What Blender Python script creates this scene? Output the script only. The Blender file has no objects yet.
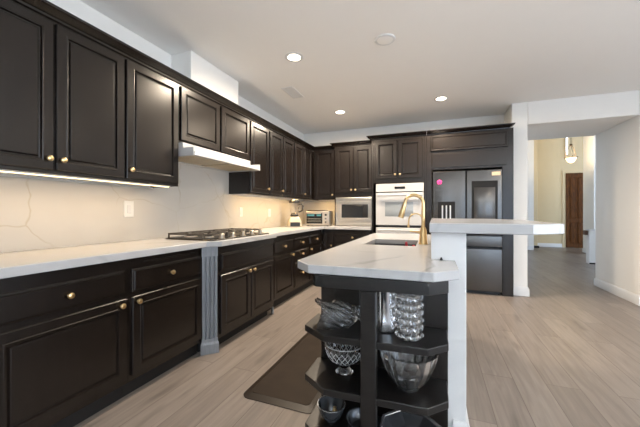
import bpy, bmesh, math, random
from mathutils import Vector, Matrix
PI = math.pi
random.seed(7)
SC = bpy.context.scene
COL = SC.collection

# ------------------------------------------------------------------ camera
cam = bpy.data.cameras.new('camera')
cam.sensor_width = 36.0
cam.lens = 302.0 * 36.0 / 640.0
cam.shift_y = -1.5 / 640.0
cam.clip_start = 0.05
camo = bpy.data.objects.new('camera', cam)
COL.objects.link(camo)
camo.location = (0, 0, 1.152)
camo.rotation_euler = (PI / 2, 0, math.atan(114 / 302))
SC.camera = camo

# ------------------------------------------------------------------ world, view, large lights
SC.view_settings.view_transform = 'Standard'
SC.view_settings.look = 'None'
SC.view_settings.exposure = 0.28
SC.view_settings.gamma = 1.0
w = bpy.data.worlds.new('world')
SC.world = w
w.use_nodes = True
w.node_tree.nodes['Background'].inputs[0].default_value = (0.62, 0.78, 1.0, 1)
w.node_tree.nodes['Background'].inputs[1].default_value = 3.5


def area(name, loc, rot, sx, sy, power, color, spread=PI):
    l = bpy.data.lights.new(name, 'AREA')
    l.shape = 'RECTANGLE'
    l.size, l.size_y = sx, sy
    l.energy = power
    l.color = color
    l.spread = spread
    o = bpy.data.objects.new(name, l)
    COL.objects.link(o)
    o.location = loc
    o.rotation_euler = rot
    return o


# daylight through the windows behind the camera, in the right wall and in the hall
area('daylight_rear', (3.4, -3.85, 1.25), (PI / 2 + 0.05, 0, 0), 2.7, 2.1, 7, (0.60, 0.80, 1.0))
area('daylight_rear_door', (0.475, -3.85, 1.15), (PI / 2 + 0.05, 0, 0), 0.66, 2.1, 6, (0.60, 0.80, 1.0))
area('rear_ground_fill', (3.4, -3.80, 0.9), (PI / 2 + 0.95, 0, 0.15), 2.7, 1.2, 130, (0.90, 0.96, 1.0), 1.5)  # extra panel tilted upwards, added to brighten the ceiling
area('rear_door_ground_fill', (0.475, -3.80, 0.9), (PI / 2 + 0.95, 0, 0), 0.66, 1.2, 50, (0.90, 0.96, 1.0), 1.5)  # same added ceiling fill at the rear door
area('daylight_side', (5.45, 0.6, 1.35), (PI / 2 + 0.60, 0, PI / 2), 3.6, 2.0, 60, (0.96, 0.98, 1.0), 1.7)
area('daylight_hall', (7.4, 9.0, 2.2), (PI / 2, 0, PI / 2), 3.0, 3.0, 36, (0.88, 0.94, 1.0))


def spot(name, loc, power, color, size=2.5, blend=0.7, radius=0.06):
    l = bpy.data.lights.new(name, 'SPOT')
    l.energy = power
    l.color = color
    l.spot_size = size
    l.spot_blend = blend
    l.shadow_soft_size = radius
    o = bpy.data.objects.new(name, l)
    COL.objects.link(o)
    o.location = loc
    return o


# ------------------------------------------------------------------ materials
def mat(name):
    m = bpy.data.materials.new(name)
    m.use_nodes = True
    nt = m.node_tree
    return m, nt, nt.nodes['Principled BSDF']


def plain(name, col, rough=0.5, metal=0.0, spec=0.5, coat=0.0, noise=0.0, nscale=8.0):
    m, nt, b = mat(name)
    b.inputs['Base Color'].default_value = (*col, 1)
    b.inputs['Roughness'].default_value = rough
    b.inputs['Metallic'].default_value = metal
    b.inputs['Specular IOR Level'].default_value = spec
    b.inputs['Coat Weight'].default_value = coat
    if noise:
        n = nt.nodes.new('ShaderNodeTexNoise')
        n.inputs['Scale'].default_value = nscale
        n.inputs['Detail'].default_value = 4
        g = nt.nodes.new('ShaderNodeNewGeometry')
        nt.links.new(g.outputs['Position'], n.inputs['Vector'])
        r = nt.nodes.new('ShaderNodeMapRange')
        r.inputs['To Min'].default_value = 1 - noise
        r.inputs['To Max'].default_value = 1 + noise
        nt.links.new(n.outputs['Fac'], r.inputs['Value'])
        v = nt.nodes.new('ShaderNodeVectorMath')
        v.operation = 'SCALE'
        v.inputs[0].default_value = col
        nt.links.new(r.outputs[0], v.inputs['Scale'])
        nt.links.new(v.outputs[0], b.inputs['Base Color'])
    return m


def emit(name, col, strength):
    m, nt, b = mat(name)
    b.inputs['Base Color'].default_value = (*col, 1)
    b.inputs['Emission Color'].default_value = (*col, 1)
    b.inputs['Emission Strength'].default_value = strength
    return m


def wood(name, c0, c1, rough=0.33, scale=(14, 14, 1.3), bump=0.008, spec=0.5):
    m, nt, b = mat(name)
    L = nt.links.new
    g = nt.nodes.new('ShaderNodeNewGeometry')
    mp = nt.nodes.new('ShaderNodeMapping')
    mp.inputs['Scale'].default_value = scale
    L(g.outputs['Position'], mp.inputs['Vector'])
    n = nt.nodes.new('ShaderNodeTexNoise')
    n.inputs['Scale'].default_value = 4
    n.inputs['Detail'].default_value = 6
    n.inputs['Distortion'].default_value = 0.8
    L(mp.outputs[0], n.inputs['Vector'])
    cr = nt.nodes.new('ShaderNodeValToRGB')
    cr.color_ramp.elements[0].position = 0.35
    cr.color_ramp.elements[0].color = (*c0, 1)
    cr.color_ramp.elements[1].position = 0.68
    cr.color_ramp.elements[1].color = (*c1, 1)
    L(n.outputs['Fac'], cr.inputs['Fac'])
    L(cr.outputs[0], b.inputs['Base Color'])
    b.inputs['Roughness'].default_value = rough
    b.inputs['Specular IOR Level'].default_value = spec
    bp = nt.nodes.new('ShaderNodeBump')
    bp.inputs['Strength'].default_value = bump
    bp.inputs['Distance'].default_value = 0.01
    L(n.outputs['Fac'], bp.inputs['Height'])
    L(bp.outputs[0], b.inputs['Normal'])
    return m


def stone(name, base, vein, rough=0.15, warp=0.45, vscale=1.1, width=0.012, amount=0.8, seed=0.0):
    m, nt, b = mat(name)
    L = nt.links.new
    N = nt.nodes.new
    g = N('ShaderNodeNewGeometry')
    off = N('ShaderNodeVectorMath')
    off.operation = 'ADD'
    off.inputs[1].default_value = (seed, seed * 1.7, seed * 0.6)
    L(g.outputs['Position'], off.inputs[0])
    n1 = N('ShaderNodeTexNoise')
    n1.inputs['Scale'].default_value = 1.6
    n1.inputs['Detail'].default_value = 4
    L(off.outputs[0], n1.inputs['Vector'])
    sc = N('ShaderNodeVectorMath')
    sc.operation = 'SCALE'
    sc.inputs['Scale'].default_value = warp
    L(n1.outputs['Color'], sc.inputs[0])
    ad = N('ShaderNodeVectorMath')
    ad.operation = 'ADD'
    L(off.outputs[0], ad.inputs[0])
    L(sc.outputs[0], ad.inputs[1])
    v = N('ShaderNodeTexVoronoi')
    v.feature = 'DISTANCE_TO_EDGE'
    v.inputs['Scale'].default_value = vscale
    L(ad.outputs[0], v.inputs['Vector'])
    r = N('ShaderNodeMapRange')
    r.inputs['From Min'].default_value = 0.0
    r.inputs['From Max'].default_value = width
    r.inputs['To Min'].default_value = 1.0
    r.inputs['To Max'].default_value = 0.0
    L(v.outputs['Distance'], r.inputs['Value'])
    n2 = N('ShaderNodeTexNoise')
    n2.inputs['Scale'].default_value = 2.2
    n2.inputs['Detail'].default_value = 2
    L(off.outputs[0], n2.inputs['Vector'])
    r2 = N('ShaderNodeMapRange')
    r2.inputs['From Min'].default_value = 0.40
    r2.inputs['From Max'].default_value = 0.62
    L(n2.outputs['Fac'], r2.inputs['Value'])
    mu = N('ShaderNodeMath')
    mu.operation = 'MULTIPLY'
    L(r.outputs[0], mu.inputs[0])
    L(r2.outputs[0], mu.inputs[1])
    mu2 = N('ShaderNodeMath')
    mu2.operation = 'MULTIPLY'
    mu2.inputs[1].default_value = amount
    L(mu.outputs[0], mu2.inputs[0])
    # faint broad clouding of the slab
    n3 = N('ShaderNodeTexNoise')
    n3.inputs['Scale'].default_value = 3.0
    n3.inputs['Detail'].default_value = 5
    L(ad.outputs[0], n3.inputs['Vector'])
    r3 = N('ShaderNodeMapRange')
    r3.inputs['To Min'].default_value = 0.93
    r3.inputs['To Max'].default_value = 1.05
    L(n3.outputs['Fac'], r3.inputs['Value'])
    mix = N('ShaderNodeMix')
    mix.data_type = 'RGBA'
    mix.inputs['A'].default_value = (*base, 1)
    mix.inputs['B'].default_value = (*vein, 1)
    L(mu2.outputs[0], mix.inputs['Factor'])
    fin = N('ShaderNodeVectorMath')
    fin.operation = 'SCALE'
    L(mix.outputs['Result'], fin.inputs[0])
    L(r3.outputs[0], fin.inputs['Scale'])
    L(fin.outputs[0], b.inputs['Base Color'])
    b.inputs['Roughness'].default_value = rough
    b.inputs['Specular IOR Level'].default_value = 0.35
    return m


def plank_floor(name):
    m, nt, b = mat(name)
    L = nt.links.new
    N = nt.nodes.new
    g = N('ShaderNodeNewGeometry')
    mp = N('ShaderNodeMapping')
    mp.inputs['Rotation'].default_value = (0, 0, PI / 2)
    mp.inputs['Location'].default_value = (0.37, 0.06, 0)
    L(g.outputs['Position'], mp.inputs['Vector'])
    br = N('ShaderNodeTexBrick')
    br.offset = 0.37
    br.inputs['Scale'].default_value = 1.0
    br.inputs['Brick Width'].default_value = 1.5
    br.inputs['Row Height'].default_value = 0.19
    br.inputs['Mortar Size'].default_value = 0.0022
    br.inputs['Mortar Smooth'].default_value = 0.2
    br.inputs['Color1'].default_value = (0.222, 0.190, 0.168, 1)
    br.inputs['Color2'].default_value = (0.172, 0.146, 0.129, 1)
    br.inputs['Mortar'].default_value = (0.10, 0.08, 0.065, 1)
    L(mp.outputs[0], br.inputs['Vector'])
    # grain, shifted per plank by the plank's own colour
    ms = N('ShaderNodeMapping')
    ms.inputs['Scale'].default_value = (16, 1.1, 1)
    L(g.outputs['Position'], ms.inputs['Vector'])
    sh = N('ShaderNodeVectorMath')
    sh.operation = 'MULTIPLY_ADD'
    sh.inputs[1].default_value = (30, 60, 10)
    L(br.outputs['Color'], sh.inputs[0])
    L(ms.outputs[0], sh.inputs[2])
    n = N('ShaderNodeTexNoise')
    n.inputs['Scale'].default_value = 2.0
    n.inputs['Detail'].default_value = 6
    n.inputs['Distortion'].default_value = 0.9
    L(sh.outputs[0], n.inputs['Vector'])
    r = N('ShaderNodeMapRange')
    r.inputs['From Min'].default_value = 0.3
    r.inputs['From Max'].default_value = 0.7
    r.inputs['To Min'].default_value = 0.82
    r.inputs['To Max'].default_value = 1.14
    L(n.outputs['Fac'], r.inputs['Value'])
    # knots and darker streaks
    ms2 = N('ShaderNodeMapping')
    ms2.inputs['Scale'].default_value = (5.0, 1.0, 1)
    L(g.outputs['Position'], ms2.inputs['Vector'])
    n2 = N('ShaderNodeTexNoise')
    n2.inputs['Scale'].default_value = 1.7
    n2.inputs['Detail'].default_value = 3
    L(ms2.outputs[0], n2.inputs['Vector'])
    r2 = N('ShaderNodeMapRange')
    r2.inputs['From Min'].default_value = 0.60
    r2.inputs['From Max'].default_value = 0.78
    r2.inputs['To Min'].default_value = 1.0
    r2.inputs['To Max'].default_value = 0.55
    L(n2.outputs['Fac'], r2.inputs['Value'])
    mu = N('ShaderNodeMath')
    mu.operation = 'MULTIPLY'
    L(r.outputs[0], mu.inputs[0])
    L(r2.outputs[0], mu.inputs[1])
    s = N('ShaderNodeVectorMath')
    s.operation = 'SCALE'
    L(br.outputs['Color'], s.inputs[0])
    L(mu.outputs[0], s.inputs['Scale'])
    L(s.outputs[0], b.inputs['Base Color'])
    b.inputs['Roughness'].default_value = 0.38
    bp = N('ShaderNodeBump')
    bp.inputs['Strength'].default_value = 0.15
    bp.inputs['Distance'].default_value = 0.002
    L(br.outputs['Fac'], bp.inputs['Height'])
    bp.invert = True
    L(bp.outputs[0], b.inputs['Normal'])
    return m


def glass(name, col=(1, 1, 1), rough=0.0, ior=1.5, tw=1.0):
    m, nt, b = mat(name)
    b.inputs['Base Color'].default_value = (*col, 1)
    b.inputs['Transmission Weight'].default_value = tw
    b.inputs['Roughness'].default_value = rough
    b.inputs['IOR'].default_value = ior
    return m


M = {}
M['cab'] = wood('espresso_wood', (0.0075, 0.0052, 0.0040), (0.0150, 0.0102, 0.0076), 0.27)
M['cab_h'] = wood('espresso_wood_flat', (0.0055, 0.0048, 0.0045), (0.0120, 0.0104, 0.0096), 0.33, (2, 14, 14))
M['pilaster'] = wood('sheen_wood', (0.19, 0.20, 0.215), (0.25, 0.26, 0.28), 0.35)  # cabinet wood greyed, window sheen put into its colour
M['dark'] = plain('dark_recess', (0.006, 0.005, 0.005), 0.6, noise=0.2)
M['paint'] = plain('wall_paint', (0.88, 0.865, 0.83), 0.65, noise=0.01)
M['ceil'] = plain('ceiling_paint', (0.92, 0.91, 0.89), 0.75, noise=0.01)
M['foyer'] = plain('foyer_paint', (0.66, 0.54, 0.34), 0.65, noise=0.015)
M['trim'] = plain('white_trim', (0.74, 0.74, 0.74), 0.4, noise=0.01)
M['floor'] = plank_floor('oak_planks')
M['quartz'] = stone('quartz_top', (0.455, 0.455, 0.46), (0.25, 0.25, 0.26), 0.22, seed=3.3, width=0.02, amount=0.55)
M['splash'] = stone('quartz_splash', (0.52, 0.495, 0.455), (0.36, 0.30, 0.19), 0.2, seed=11.0, vscale=1.5, width=0.010, amount=0.5)
M['gold'] = plain('brushed_gold', (0.76, 0.55, 0.28), 0.28, 1.0, noise=0.05)
M['steel'] = plain('stainless', (0.62, 0.58, 0.53), 0.3, 1.0, noise=0.04)
M['bsteel'] = plain('black_stainless', (0.115, 0.108, 0.102), 0.22, 1.0, noise=0.04)
M['chrome'] = plain('chrome', (0.75, 0.75, 0.76), 0.08, 1.0, noise=0.03)
M['black'] = plain('black_plastic', (0.012, 0.012, 0.013), 0.35, noise=0.1)
M['matte'] = plain('matte_black', (0.010, 0.010, 0.011), 0.65, spec=0.25, noise=0.1)
M['bglass'] = plain('black_glass', (0.012, 0.013, 0.015), 0.05, noise=0.1)
M['enamel'] = plain('white_enamel', (0.50, 0.50, 0.50), 0.18, noise=0.01)
M['ovenglass'] = plain('oven_window', (0.30, 0.33, 0.35), 0.06, noise=0.05)
M['plastic'] = plain('white_plastic', (0.66, 0.66, 0.64), 0.35, noise=0.01)
M['greypl'] = plain('grey_plastic', (0.62, 0.62, 0.62), 0.4, noise=0.03)
M['iron'] = plain('cast_iron', (0.018, 0.017, 0.016), 0.5, noise=0.2)
M['grate'] = plain('grate_enamel', (0.05, 0.042, 0.035), 0.45, 0.0, noise=0.2)
M['mat'] = plain('brown_mat', (0.026, 0.0175, 0.012), 0.6, spec=0.15, noise=0.35, nscale=9)
M['matedge'] = plain('brown_mat_edge', (0.022, 0.015, 0.010), 0.45, spec=0.3, noise=0.2)
M['sink'] = plain('dark_sink', (0.045, 0.045, 0.047), 0.45, noise=0.15)
M['door'] = wood('entry_door_wood', (0.06, 0.020, 0.004), (0.145, 0.052, 0.010), 0.6, (10, 10, 1.2), spec=0.2)
M['rail'] = wood('handrail_wood', (0.07, 0.03, 0.015), (0.12, 0.05, 0.025), 0.4, (4, 4, 4))
M['bronze'] = plain('bronze', (0.06, 0.04, 0.025), 0.4, 0.8, noise=0.1)
M['glass'] = glass('clear_crystal', (1, 1, 1))
M['smoke'] = plain('smoked_pewter', (0.10, 0.105, 0.115), 0.2, 0.6, noise=0.1)
M['grey_glass'] = glass('silvery_crystal', (0.93, 0.94, 0.96))
M['pewter'] = plain('pale_pewter', (0.45, 0.46, 0.48), 0.25, 0.8, noise=0.05)
M['champ'] = plain('champagne_metal', (0.42, 0.37, 0.30), 0.35, 0.8, noise=0.05)
M['silver'] = plain('mercury_glass', (0.62, 0.63, 0.65), 0.12, 0.95, noise=0.25, nscale=30)
M['cream'] = plain('cream_enamel', (0.42, 0.37, 0.27), 0.35, noise=0.03)
M['ice'] = glass('bright_crystal', (1, 1, 1), 0.0, 1.5, 0.990)
M['frost'] = glass('frosted_crystal', (0.9, 0.92, 0.95), 0.25, 1.4, 0.5)
M['led'] = emit('led_strip', (1.0, 0.76, 0.42), 3.0)
M['lamp'] = emit('lamp_disc', (1.0, 0.86, 0.66), 18.0)
M['shade'] = emit('pendant_glass', (1.0, 0.80, 0.50), 1.6)
M['sky_pane'] = emit('daylit_pane', (0.85, 0.93, 1.0), 1.6)
M['red'] = plain('red_plastic', (0.45, 0.02, 0.04), 0.4, noise=0.05)
M['pink'] = plain('pink_enamel', (0.85, 0.06, 0.30), 0.4, noise=0.05)
M['tan'] = plain('tan_label', (0.75, 0.55, 0.36), 0.5, noise=0.05)
M['vent'] = plain('vent_metal', (0.75, 0.75, 0.74), 0.5, noise=0.02)
M['teal'] = plain('teal_reflection', (0.07, 0.22, 0.25), 0.15, noise=0.2)  # sky reflection put into a flat colour
M['filter'] = plain('hood_filter', (0.60, 0.52, 0.38), 0.35, 0.6, noise=0.1)


# ------------------------------------------------------------------ mesh helpers
class MB:
    def __init__(s):
        s.v = []
        s.f = []

    def add(s, vs, fs):
        o = len(s.v)
        s.v += [tuple(p) for p in vs]
        s.f += [tuple(i + o for i in f) for f in fs]
        return s

    def box(s, x0, x1, y0, y1, z0, z1):
        vs = [(x, y, z) for z in (z0, z1) for y in (y0, y1) for x in (x0, x1)]
        return s.add(vs, [(0, 2, 3, 1), (4, 5, 7, 6), (0, 1, 5, 4), (2, 6, 7, 3), (0, 4, 6, 2), (1, 3, 7, 5)])

    def prism(s, poly, a, b, axis='z'):
        n = len(poly)
        if axis == 'z':
            vs = [(p[0], p[1], a) for p in poly] + [(p[0], p[1], b) for p in poly]
        elif axis == 'x':
            vs = [(a, p[0], p[1]) for p in poly] + [(b, p[0], p[1]) for p in poly]
        else:
            vs = [(p[0], a, p[1]) for p in poly] + [(p[0], b, p[1]) for p in poly]
        fs = [tuple(range(n))[::-1], tuple(range(n, 2 * n))]
        fs += [(i, (i + 1) % n, (i + 1) % n + n, i + n) for i in range(n)]
        return s.add(vs, fs)

    def lathe(s, prof, seg=24, c=(0, 0, 0), axis='z', fn=None, cap=True):
        vs, fs = [], []
        n = len(prof)
        for k in range(seg):
            a = 2 * PI * k / seg
            for j, (r, h) in enumerate(prof):
                if fn:
                    r, h, aa = fn(r, h, a, j)
                else:
                    aa = a
                x, y = r * math.cos(aa), r * math.sin(aa)
                p = (x, y, h) if axis == 'z' else ((h, x, y) if axis == 'x' else (x, h, y))
                vs.append((c[0] + p[0], c[1] + p[1], c[2] + p[2]))
        for k in range(seg):
            for j in range(n - 1):
                a, b = k * n + j, ((k + 1) % seg) * n + j
                fs.append((a, b, b + 1, a + 1))
        if cap and prof[0][0] > 1e-6:
            fs.append(tuple(k * n for k in range(seg)))
        if cap and prof[-1][0] > 1e-6:
            fs.append(tuple(k * n + n - 1 for k in range(seg)))
        return s.add(vs, fs)

    def tube(s, pts, rad, seg=10):
        pts = [Vector(p) for p in pts]
        if not isinstance(rad, (list, tuple)):
            rad = [rad] * len(pts)
        vs, fs = [], []
        t0 = (pts[1] - pts[0]).normalized()
        up = Vector((0, 0, 1)) if abs(t0.z) < 0.9 else Vector((1, 0, 0))
        nrm = (up - t0 * up.dot(t0)).normalized()
        for i, p in enumerate(pts):
            t = (pts[min(i + 1, len(pts) - 1)] - pts[max(i - 1, 0)]).normalized()
            nrm = (nrm - t * nrm.dot(t)).normalized()
            bi = t.cross(nrm)
            for k in range(seg):
                a = 2 * PI * k / seg
                vs.append(p + (nrm * math.cos(a) + bi * math.sin(a)) * rad[i])
        for i in range(len(pts) - 1):
            for k in range(seg):
                a, b = i * seg + k, i * seg + (k + 1) % seg
                fs.append((a, b, b + seg, a + seg))
        fs.append(tuple(range(seg)))
        fs.append(tuple(range((len(pts) - 1) * seg, len(pts) * seg)))
        return s.add(vs, fs)

    def loops(s, loops, cap0=True, cap1=True):
        n = len(loops[0])
        vs = [p for l in loops for p in l]
        fs = []
        for i in range(len(loops) - 1):
            for k in range(n):
                a, b = i * n + k, i * n + (k + 1) % n
                fs.append((a, b, b + n, a + n))
        if cap0:
            fs.append(tuple(range(n)))
        if cap1:
            fs.append(tuple(range((len(loops) - 1) * n, len(loops) * n)))
        return s.add(vs, fs)

    def panel(s, x0, x1, z0, z1, y, prof):
        """a moulded slab facing -y: prof = [(inset, out)], out measured from plane y towards -y"""
        L = []
        for i, o in prof:
            L.append([(x0 + i, y - o, z0 + i), (x1 - i, y - o, z0 + i), (x1 - i, y - o, z1 - i), (x0 + i, y - o, z1 - i)])
        return s.loops(L)

    def sweep(s, path, prof):
        """profile [(out, z)] carried along an open xy path, out = to the right of travel"""
        n = len(path)
        L = []
        for i in range(n):
            p = Vector(path[i])
            d0 = (Vector(path[i]) - Vector(path[i - 1])).normalized() if i else None
            d1 = (Vector(path[i + 1]) - Vector(path[i])).normalized() if i < n - 1 else None
            d0 = d0 or d1
            d1 = d1 or d0
            n0 = Vector((d0.y, -d0.x))
            n1 = Vector((d1.y, -d1.x))
            mt = (n0 + n1).normalized()
            k = 1.0 / max(0.3, mt.dot(n0))
            L.append([(p.x + mt.x * o * k, p.y + mt.y * o * k, z) for o, z in prof])
        return s.loops(L)

    def build(s, name, material, parent=None, bevel=0.0, seg=2, smooth=True, angle=35):
        me = bpy.data.meshes.new(name)
        me.from_pydata(s.v, [], s.f)
        bm = bmesh.new()
        bm.from_mesh(me)
        bmesh.ops.recalc_face_normals(bm, faces=bm.faces)
        bm.to_mesh(me)
        bm.free()
        me.materials.append(material)
        if smooth:
            me.shade_smooth()
            me.set_sharp_from_angle(angle=math.radians(angle))
        o = bpy.data.objects.new(name, me)
        COL.objects.link(o)
        if parent:
            o.parent = parent
        if bevel:
            md = o.modifiers.new('bevel', 'BEVEL')
            md.width = bevel
            md.segments = seg
            md.limit_method = 'ANGLE'
            md.angle_limit = math.radians(40)
        return o


def tag(o, label, cat, group=None, kind=None):
    o['label'] = label
    o['category'] = cat
    if group:
        o['group'] = group
    if kind:
        o['kind'] = kind
    return o


def thing(name, label, cat, loc=(0, 0, 0), rot=0.0, group=None):
    o = bpy.data.objects.new(name, None)
    o.empty_display_size = 0.05
    COL.objects.link(o)
    o.location = loc
    o.rotation_euler = (0, 0, rot)
    return tag(o, label, cat, group)


def struct(o, label=None, cat=None):
    o['kind'] = 'structure'
    if label:
        o['label'] = label
    if cat:
        o['category'] = cat
    return o


def rrect(x0, x1, y0, y1, r, n=4):
    out = []
    for cx, cy, a0 in ((x1 - r, y0 + r, -PI / 2), (x1 - r, y1 - r, 0), (x0 + r, y1 - r, PI / 2), (x0 + r, y0 + r, PI)):
        for k in range(n + 1):
            a = a0 + PI / 2 * k / n
            out.append((cx + r * math.cos(a), cy + r * math.sin(a)))
    return out


# ------------------------------------------------------------------ the room
CEIL = 2.655
XL, YB = -2.355, 5.35          # left wall face, back wall face
struct(MB().box(-2.6, 8.0, -4.1, 12.4, -0.1, 0.0).build('floor', M['floor'], smooth=False),
       'light greige oak plank floor running through kitchen and hall', 'floor')
struct(MB().box(-2.6, 5.7, -4.1, 5.0, CEIL, CEIL + 0.12).box(-2.6, 1.1, 5.0, 5.5, CEIL, CEIL + 0.12).build('ceiling', M['ceil'], smooth=False),
       'flat white kitchen ceiling with recessed lights', 'ceiling')
struct(MB().box(XL - 0.2, XL, -4.1, 5.5, 0, CEIL).build('wall_left', M['paint'], smooth=False), 'white wall behind the long cabinet run', 'wall')
struct(MB().box(XL, 1.01, YB, YB + 0.15, 0, CEIL).build('wall_back', M['paint'], smooth=False), 'white wall above the oven and refrigerator cabinets', 'wall')
m = MB()
m.box(1.01, 1.20, 4.87, 5.97, 0, 4.05)
m.box(1.20, 2.37, 4.87, 5.97, 2.35, 4.05)
m.box(2.37, 5.7, 4.87, 5.97, 0, 4.05)
struct(m.build('wall_entry', M['paint'], bevel=0.012, seg=3), 'cream white wall with a wide opening to the hall', 'wall')
# right wall and rear wall with their windows
m = MB()
m.box(5.5, 5.7, -4.1, -1.2, 0, CEIL).box(5.5, 5.7, 2.4, 4.9, 0, CEIL).box(5.5, 5.7, -1.2, 2.4, 2.35, CEIL).box(5.5, 5.7, -1.2, 2.4, 0, 0.35)
struct(m.build('wall_right', M['paint'], smooth=False))
m = MB()
m.box(-2.6, 0.1, -4.1, -3.9, 0, CEIL).box(0.85, 2.0, -4.1, -3.9, 0, CEIL).box(4.8, 5.7, -4.1, -3.9, 0, CEIL)
m.box(0.1, 0.85, -4.1, -3.9, 2.3, CEIL).box(2.0, 4.8, -4.1, -3.9, 2.3, CEIL).box(2.0, 4.8, -4.1, -3.9, 0, 0.1)
struct(m.build('wall_rear', M['paint'], smooth=False))


def win_frame(name, a0, a1, z0, z1, c, axis, bars):
    m = MB()
    t = 0.05

    def b(u0, u1, w0, w1):
        if axis == 'y':
            m.box(u0, u1, c - 0.04, c + 0.04, w0, w1)
        else:
            m.box(c - 0.04, c + 0.04, u0, u1, w0, w1)
    b(a0, a0 + t, z0, z1)
    b(a1 - t, a1, z0, z1)
    b(a0 + t, a1 - t, z0, z0 + t)
    b(a0 + t, a1 - t, z1 - t, z1)
    for k in range(1, bars):
        u = a0 + (a1 - a0) * k / bars
        b(u - 0.03, u + 0.03, z0 + t, z1 - t)
    struct(m.build(name, M['trim'], smooth=False))


win_frame('window_1', 2.0, 4.8, 0.1, 2.3, -4.0, 'y', 2)
win_frame('window_5', 0.1, 0.85, 0.02, 2.3, -4.0, 'y', 1)
win_frame('window_2', -1.2, 2.4, 0.35, 2.35, 5.6, 'x', 2)

# hall and foyer beyond the opening
struct(MB().box(-1.5, 8.0, 5.97, 12.4, 4.0, 4.12).build('ceiling_hall', M['ceil'], smooth=False))
struct(MB().box(2.9, 8.0, 12.0, 12.2, 0, 4.0).build('wall_foyer', M['foyer'], smooth=False), 'pale yellow foyer wall around the wooden door', 'wall')
struct(MB().box(-1.5, 2.83, 10.85, 12.2, 0, 4.0).build('wall_hall', M['paint'], smooth=False), 'white hall wall end left of the yellow foyer', 'wall')
struct(MB().box(2.83, 3.13, 11.6, 12.0, 0, 4.0).build('wall_foyer_left', M['foyer'], bevel=0.01), 'pale yellow return at the left of the foyer', 'wall')
struct(MB().box(-1.7, -1.5, 5.5, 12.2, 0, 4.0).build('wall_hall_left', M['paint'], smooth=False))
m = MB().box(7.5, 7.7, 5.97, 7.4, 0, 4.0).box(7.5, 7.7, 10.6, 12.2, 0, 4.0).box(7.5, 7.7, 7.4, 10.6, 3.8, 4.0).box(7.5, 7.7, 7.4, 10.6, 0, 0.6)
struct(m.build('wall_hall_right', M['paint'], smooth=False))
win_frame('window_3', 7.4, 10.6, 0.6, 3.8, 7.6, 'x', 2)
struct(MB().box(4.0, 4.13, 10.14, 10.77, 0, 4.0).build('wall_hall_divider', M['paint'], smooth=False), 'narrow white wall end right of the wooden door', 'wall')
# slim daylit window high above the entry door
wn = MB().box(3.99, 4.05, 11.96, 12.0, 3.0, 3.9).build('window_4', M['trim'])
struct(wn, 'slim white window high on the yellow foyer wall', 'window')
MB().box(3.998, 4.042, 11.955, 11.962, 3.02, 3.88).build('window_pane', M['sky_pane'], wn)


def baseboard(name, path, h=0.12, label=None):
    prof = [(0, 0), (0.016, 0), (0.016, h - 0.025), (0.010, h - 0.012), (0.006, h), (0, h)]
    return struct(MB().sweep(path, prof).build(name, M['trim']), label, 'baseboard' if label else None)


baseboard('baseboard_entry_left', [(1.01, 4.87), (1.20, 4.87), (1.20, 5.97)], label='white baseboard around the wall end by the refrigerator')
baseboard('baseboard_entry_right', [(2.37, 5.97), (2.37, 4.87), (5.5, 4.87)], label='white baseboard along the right side of the opening')
baseboard('baseboard_hall', [(-1.5, 10.85), (2.83, 10.85)])
baseboard('baseboard_foyer', [(3.13, 12.0), (3.9, 12.0)])
baseboard('baseboard_divider', [(4.0, 10.77), (4.0, 10.14), (4.13, 10.14)])
# chase above the hood
struct(MB().box(XL, -2.11, 2.20, 2.93, 2.26, CEIL).build('wall_chase', M['paint'], bevel=0.006), 'white boxed chase rising from hood cabinet to ceiling', 'wall')
# low wall behind the sink side of the island, carrying the bar top
KX0, KX1, KY0 = -0.014, 0.147, 1.625
kw = MB().box(KX0, KX1, KY0, 2.70, 0, 1.05).build('wall_island', M['trim'], bevel=0.004)
struct(kw, 'white low wall at the island carrying the raised bar', 'wall')
MB().box(KX0 + 0.02, KX0 + 0.024, KY0 - 0.003, KY0, 0.94, 1.05).build('trim_strip', M['trim'], kw)
baseboard('baseboard_island', [(KX0 + 0.10, KY0), (KX1, KY0), (KX1, 2.70)], 0.13, 'white baseboard on the low island wall')

# backsplash
bs = MB().box(XL, XL + 0.012, -0.8, YB, 0.915, 1.36).box(XL, XL + 0.012, 2.0, 3.06, 1.36, 1.76).build('backsplash', M['splash'], smooth=False)
struct(bs, 'veined cream stone backsplash along the left wall', 'backsplash')
bs = MB().box(XL + 0.012, -1.61, YB - 0.012, YB, 0.915, 1.36).build('backsplash_back', M['splash'], smooth=False)
struct(bs, 'veined cream stone backsplash behind the toaster oven', 'backsplash')

# ------------------------------------------------------------------ cabinets
DOOR = [(0, 0), (0, 0.015), (0.004, 0.020), (0.048, 0.020), (0.051, 0.0225), (0.056, 0.0215), (0.060, 0.009), (0.067, 0.008), (0.074, 0.0165), (0.079, 0.017)]
SLAB = [(0, 0), (0, 0.010), (0.004, 0.013), (0.010, 0.014), (0.016, 0.020), (0.020, 0.020)]
KN = [(0.0, 0.0), (0.008, 0.0), (0.006, 0.006), (0.0055, 0.010), (0.010, 0.013), (0.0155, 0.017), (0.0165, 0.021), (0.0145, 0.026), (0.008, 0.029), (0, 0.0295)]


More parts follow.
